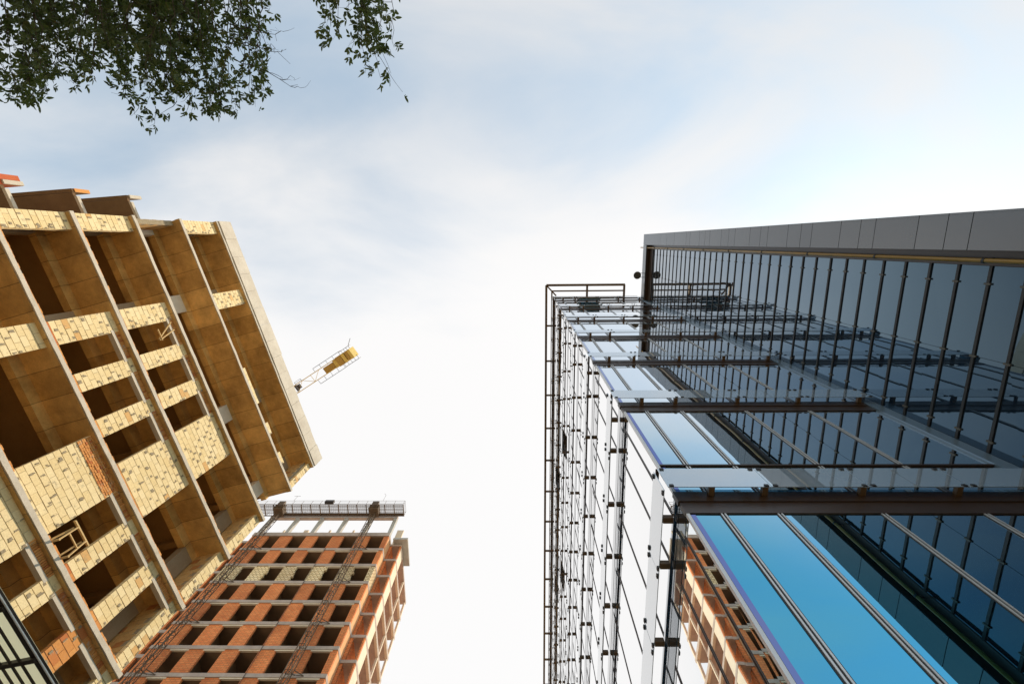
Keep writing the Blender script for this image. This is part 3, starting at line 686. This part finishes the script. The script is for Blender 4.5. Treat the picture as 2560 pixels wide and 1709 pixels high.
# fascia strip of big panels: one wide and two narrow, repeating
jz = [v * 1.036 for v in (8.91, 9.41, 10.09, 11.28, 11.76, 12.47, 13.67, 14.19, 14.88, 16.06, 16.54, 17.29, 18.48, 19.03, 19.72, 20.90, 21.43, 22.10, 23.31, 23.83, 25.65, 26.99, 28.10)]
jz = [v * FX / 8.65 for v in jz]
low = [jz[0] - v for v in (1.19, 1.87, 2.37, 3.56, 4.24, 4.74, 5.93, 6.61, 7.11)]; js_ = sorted(low + jz); zz = [0] + [v + EYE for v in js_] + [FT]
m = MB()
for a, b in zip(zz, zz[1:]): tv = rp.random(); m.box(FX, FX + .04, -.445, .215, a + .008, b - .008, tv); m.box(FX, DW + 5.9, -.485, -.447, a + .008, b - .008, tv)
m.build('fascia_panel', M['fascia'], GB)
m = MB(); m.box(FX + .045, FX + .2, -.44, .21, 0, FT - .01); m.box(FX + .2, DW + .02, .10, .20, 0, FT); m.box(DW - .015, DW + .02, .21, .495, 0, FT - .8); m.build('fascia_backing', M['bronze'], GB)
m = MB(); m.box(FX, FX + .05, .225, YW + .1, FT - .75, FT); m.box(FX + .05, DW + 5.8, -.44, YW + .1, FT - .08, FT - .003); m.build('roof_coping', M['fascia'], GB)
m = MB(); m.box(FX + .06, DW + .01, .22, YW - .07, FT - .78, FT - .70); m.box(DW - .03, DW + .02, .22, YW - .07, FT - 1.45, FT - .79); m.build('coping_soffit', M['bronze'], GB)
# yellow pipe down the re-entrant corner
m = MB(); m.tube([(8.47, .40, 0), (8.47, .40, FT + .9)],   .042, 12); pp = m.build('drain_pipe', M['pipe'], GB, smooth=True)
z = 2.4
while z < FT:
    b = MB(); b.tube([(8.47, .40, z - .025), (8.47, .40, z + .025)], .052, 12); b.bar((8.47, .40, z), (8.64, .36, z), .025); b.build('pipe_bracket', M['black'], pp); z += 2.62
# roof floodlights
FL = thing('floodlight', 'round floodlight on two short arms at the roof edge of the finned wing', 'floodlight', (8.05, 2.25, FT - .3))
m = MB(); m.tube([(8.02, 2.25, FT - .30), (8.02, 2.25, FT - .26), (8.02, 2.25, FT - .10), (8.02, 2.25, FT - .06)], [.25, .26, .21, .07], 20); m.build('lamp_head', M['lamp'], FL, smooth=False)
m = MB()
for y in (2.11, 2.39): m.bar((8.02, y, FT - .2), (FX, y, FT - .2), .035)
m.build('arm', M['lamp'], FL)

# ------------------------------------------------------------------ slatted pergola roof, lower left corner
PZ = 3.2 + EYE; pd = Vector((math.sin(R(16.3)), math.cos(R(16.3)), 0)); pn = Vector((-pd.y, pd.x, 0)); p0 = Vector((-4.31, 2.79, PZ))
PG = thing('pergola', 'low canopy of straw coloured sheet behind dark steel slats with a white edge', 'canopy', (-5.2, 3.4, 0))
def P(s, t, z=0): return p0 + pd * s + pn * t + Vector((0, 0, z))
m = MB(); m.bar(P(-2.6, .006), P(3.2, .006), .012, .010); m.build('white_edge_trim', M['white_trim'], PG)
m = MB(); m.bar(P(-2.6, .045, .02), P(3.2, .045, .02), .06, .03); m.bar(P(-2.6, 1.9), P(3.2, 1.9), .09, .10)
s = -2.52
while s < 3.2: m.bar(P(s, .02), P(s - .12, 1.9), .04, .04); s += .53
m.build('frame', M['steel_dark'], PG)
m = MB(); t = .16
while t < 1.85: m.bar(P(-2.6, t, -.01), P(3.2, t, -.01), .017, .012); t += .092
m.build('slats', M['steel_dark'], PG)
m = MB(); m.quad(P(-2.6, .05, .06), P(3.2, .05, .06), P(3.2, 1.92, .06), P(-2.6, 1.92, .06)); m.build('roof_sheet', M['polycarb'], PG)
for s, t in ((-2.4, .4), (3.0, .4), (-2.4, 1.7), (3.0, 1.7)):
    m = MB(); q = P(s, t); m.bar((q.x, q.y, 0), (q.x, q.y, PZ - .05), .09); m.build('post', M['steel_dark'], PG)

# ------------------------------------------------------------------ tree overhead, upper left
TR = thing('leafy_tree', 'dark leafy tree whose drooping branches hang into view overhead', 'tree', (-5.6, -5.4, 0))
rt = random.Random(21)
F_ = 1150.0
def ray(px, py, Z):
    c = RX * (px - 1280) + DN * (py - 854.5) + FW * F_; return Vector((c.x / c.z * Z, c.y / c.z * Z, Z + EYE))
wood, leaves = MB(), MB()
def leaflet(p, d, nrm, L, Wd, tint):
    d = d.normalized(); s = d.cross(nrm).normalized(); n2 = s.cross(d)
    a = p; b = p + d * L * .35 + s * Wd + n2 * L * .05; c = p + d * L * .72 + s * Wd * .72; e = p + d * L - n2 * L * .10; f = p + d * L * .72 - s * Wd * .72; h = p + d * L * .35 - s * Wd + n2 * L * .05
    i = len(leaves.v); leaves.v += [tuple(x) for x in (a, b, c, e, f, h)]; leaves.f += [(i, i + 1, i + 2, i + 3), (i, i + 3, i + 4, i + 5)]; leaves.t += [tint, tint]
def rv(s=1): return Vector((rt.gauss(0, s), rt.gauss(0, s), rt.gauss(0, s)))
def spray(p, d, size, tint0):
    # one compound leaf: a short stalk with two to four pairs of leaflets and an end one
    d = (d.normalized() + rv(.45)).normalized(); nrm = (Vector((0, 0, 1)) + rv(.55)).normalized(); s = d.cross(nrm).normalized(); n = rt.choice((1, 2, 2, 3)); st = size * 1.1
    for i in range(n):
        q = p + d * st * (.35 + .65 * (i + .5) / n)
        for sg in (-1, 1): leaflet(q, d * .75 + s * sg * .8 + rv(.15), (nrm + rv(.3)).normalized(), size * rt.uniform(.7, 1.1), size * rt.uniform(.17, .25), min(1, max(0, tint0 + rt.uniform(-.25, .25))))
    leaflet(p + d * st, d + rv(.15), (nrm + rv(.3)).normalized(), size * rt.uniform(.9, 1.25), size * rt.uniform(.18, .26), tint0)
def shoot(p, q, sag, r0, dens, size, bare=0.0, sub=True):
    n = max(4, int((q - p).length / .10)); pts = []
    perp = (q - p).cross(Vector((0, 0, 1))).normalized() * rt.gauss(0, .06) * (q - p).length
    for i in range(n + 1):
        t = i / n; pts.append(p.lerp(q, t) + perp * math.sin(t * 3.14) + Vector((0, 0, -sag * t * t)) + rv(.008))
    wood.tube(pts, [r0 * .8 * (1 - .8 * i / n) for i in range(n + 1)], 5, False)
    for i in range(1, n + 1):
        t = i / n
        if t < bare: continue
        d = pts[i] - pts[i - 1]
        for _ in range(dens if rt.random() < .85 else dens - 1): spray(pts[i] + rv(.015), d + rv(.06), size, rt.uniform(.1, .75) + (.25 if rt.random() < .06 else 0))
        if sub and rt.random() < .5:
            e = pts[i] + (d.normalized() + rv(.55)).normalized() * rt.uniform(.12, .38) * (1.2 - t * .6)
            shoot(pts[i], e, .05, r0 * .4, dens, size, 0, False)
# outline of the hanging foliage, in photo pixels, used only to know how far each bough reaches
def reach(x):
    P_ = [(-60, 235), (30, 225), (90, 255), (130, 200), (170, 165), (235, 225), (285, 195), (345, 268), (385, 235), (425, 312), (455, 285), (490, 250), (555, 288), (615, 262), (685, 225), (715, 150), (700, 60), (690, 10)]
    for (a, ya), (b, yb) in zip(P_, P_[1:]):
        if a <= x <= b: return ya + (yb - ya) * (x - a) / (b - a)
    return 40
root = Vector((-5.6, -5.4, 0))
hub = Vector((-5.4, -5.0, 4.6))
wood.tube([root, root + Vector((.05, .1, 1.6)), root + Vector((.12, .25, 3.2)), hub], [.24, .19, .17, .14], 12)
limbs = [ray(-120, -330, 5.3), ray(60, -300, 5.4), ray(230, -260, 5.5), ray(420, -260, 5.5), ray(600, -260, 5.6), ray(880, -260, 5.2)]
for q in limbs:
    mid = hub.lerp(q, .5) + Vector((0, 0, .7)); wood.tube([hub, hub.lerp(mid, .5) + Vector((0, 0, .25)), mid, mid.lerp(q, .6) + Vector((0, 0, .1)), q], [.10, .085, .065, .045, .03], 8)
for q in (Vector((-8.5, -6.5, 8)), Vector((-6, -8.5, 8.5)), Vector((-3.5, -7.5, 8)), Vector((-7.5, -3.6, 7.0))):
    wood.tube([hub, hub.lerp(q, .5) + Vector((0, 0, .3)), q], [.11, .07, .03], 8)
    for _ in range(26): e = q + rv(1.0); shoot(q + rv(.25), e, .2, .012, 2, .075, .1, True)
for i in range(86):
    x1 = rt.uniform(-70, 712) if i < 44 else rt.triangular(60, 712, 430); lb = min(limbs[:5], key=lambda q: abs((q.x / (q.z - EYE)) - ray(x1 - 40, -250, 5).x / 5) + rt.uniform(0, .12))
    deep = rt.random() ** .55; y1 = -40 + (reach(x1) + 40) * (.35 + .6 * deep) if i > 34 else reach(x1) * rt.uniform(.92, 1.0)
    Z = rt.uniform(4.3, 5.5); q = ray(x1, y1, Z)
    shoot(lb + rv(.12), q, rt.uniform(.0, .15), .011, 1, .053 if x1 > 120 else .060, .25 if i > 34 else .45)
for i in range(10):                                              # dense inner foliage along the top edge
    x1 = rt.uniform(120, 560); q = ray(x1, rt.uniform(20, 130), rt.uniform(4.9, 5.8)); shoot(q + Vector((rt.uniform(-.3, .3), -.7, .2)), q, .0, .010, 2, .058, 0)
def twig(p, q, r, depth):
    n = 6; d = q - p; pts = [p + d * (k / n) + rv(.018) * (k > 0) + Vector((0, 0, -.04 * (k / n) ** 2)) for k in range(n + 1)]
    wood.tube(pts, [r * (1 - .75 * k / n) for k in range(n + 1)], 5, False)
    if depth:
        for k in range(2, n): twig(pts[k], pts[k] + (d.normalized() + rv(.42)).normalized() * d.length * rt.uniform(.18, .38), r * .5, depth - 1)
for x0, y0, x1, y1 in ((560, 85, 727, 158), (575, 60, 705, 100), (590, 150, 752, 222), (600, 110, 690, 128)):      # bare twig ends
    twig(ray(x0, y0, 4.95), ray(x1, y1, 4.85), .0055, 1)
b2l = limbs[5]
for x1, y1, w in ((1008, 233, 0), (955, 200, 0), (985, 190, .1), (920, 190, .0), (880, 145, 0), (850, 85, 0), (815, 60, 0), (800, 30, 0), (960, 120, 0), (900, 90, 0), (985, 130, .0), (930, 60, 0), (970, 40, 0), (870, 40, 0), (910, 130, 0), (940, 150, 0)):
    shoot(b2l + rv(.10), ray(x1, y1, rt.uniform(4.3, 4.8)), .05, .008, 1, .054, .30, y1 < 170)
wood.build('trunk', M['bark'], TR, smooth=True)
leaves.build('crown', M['leaf'], TR)
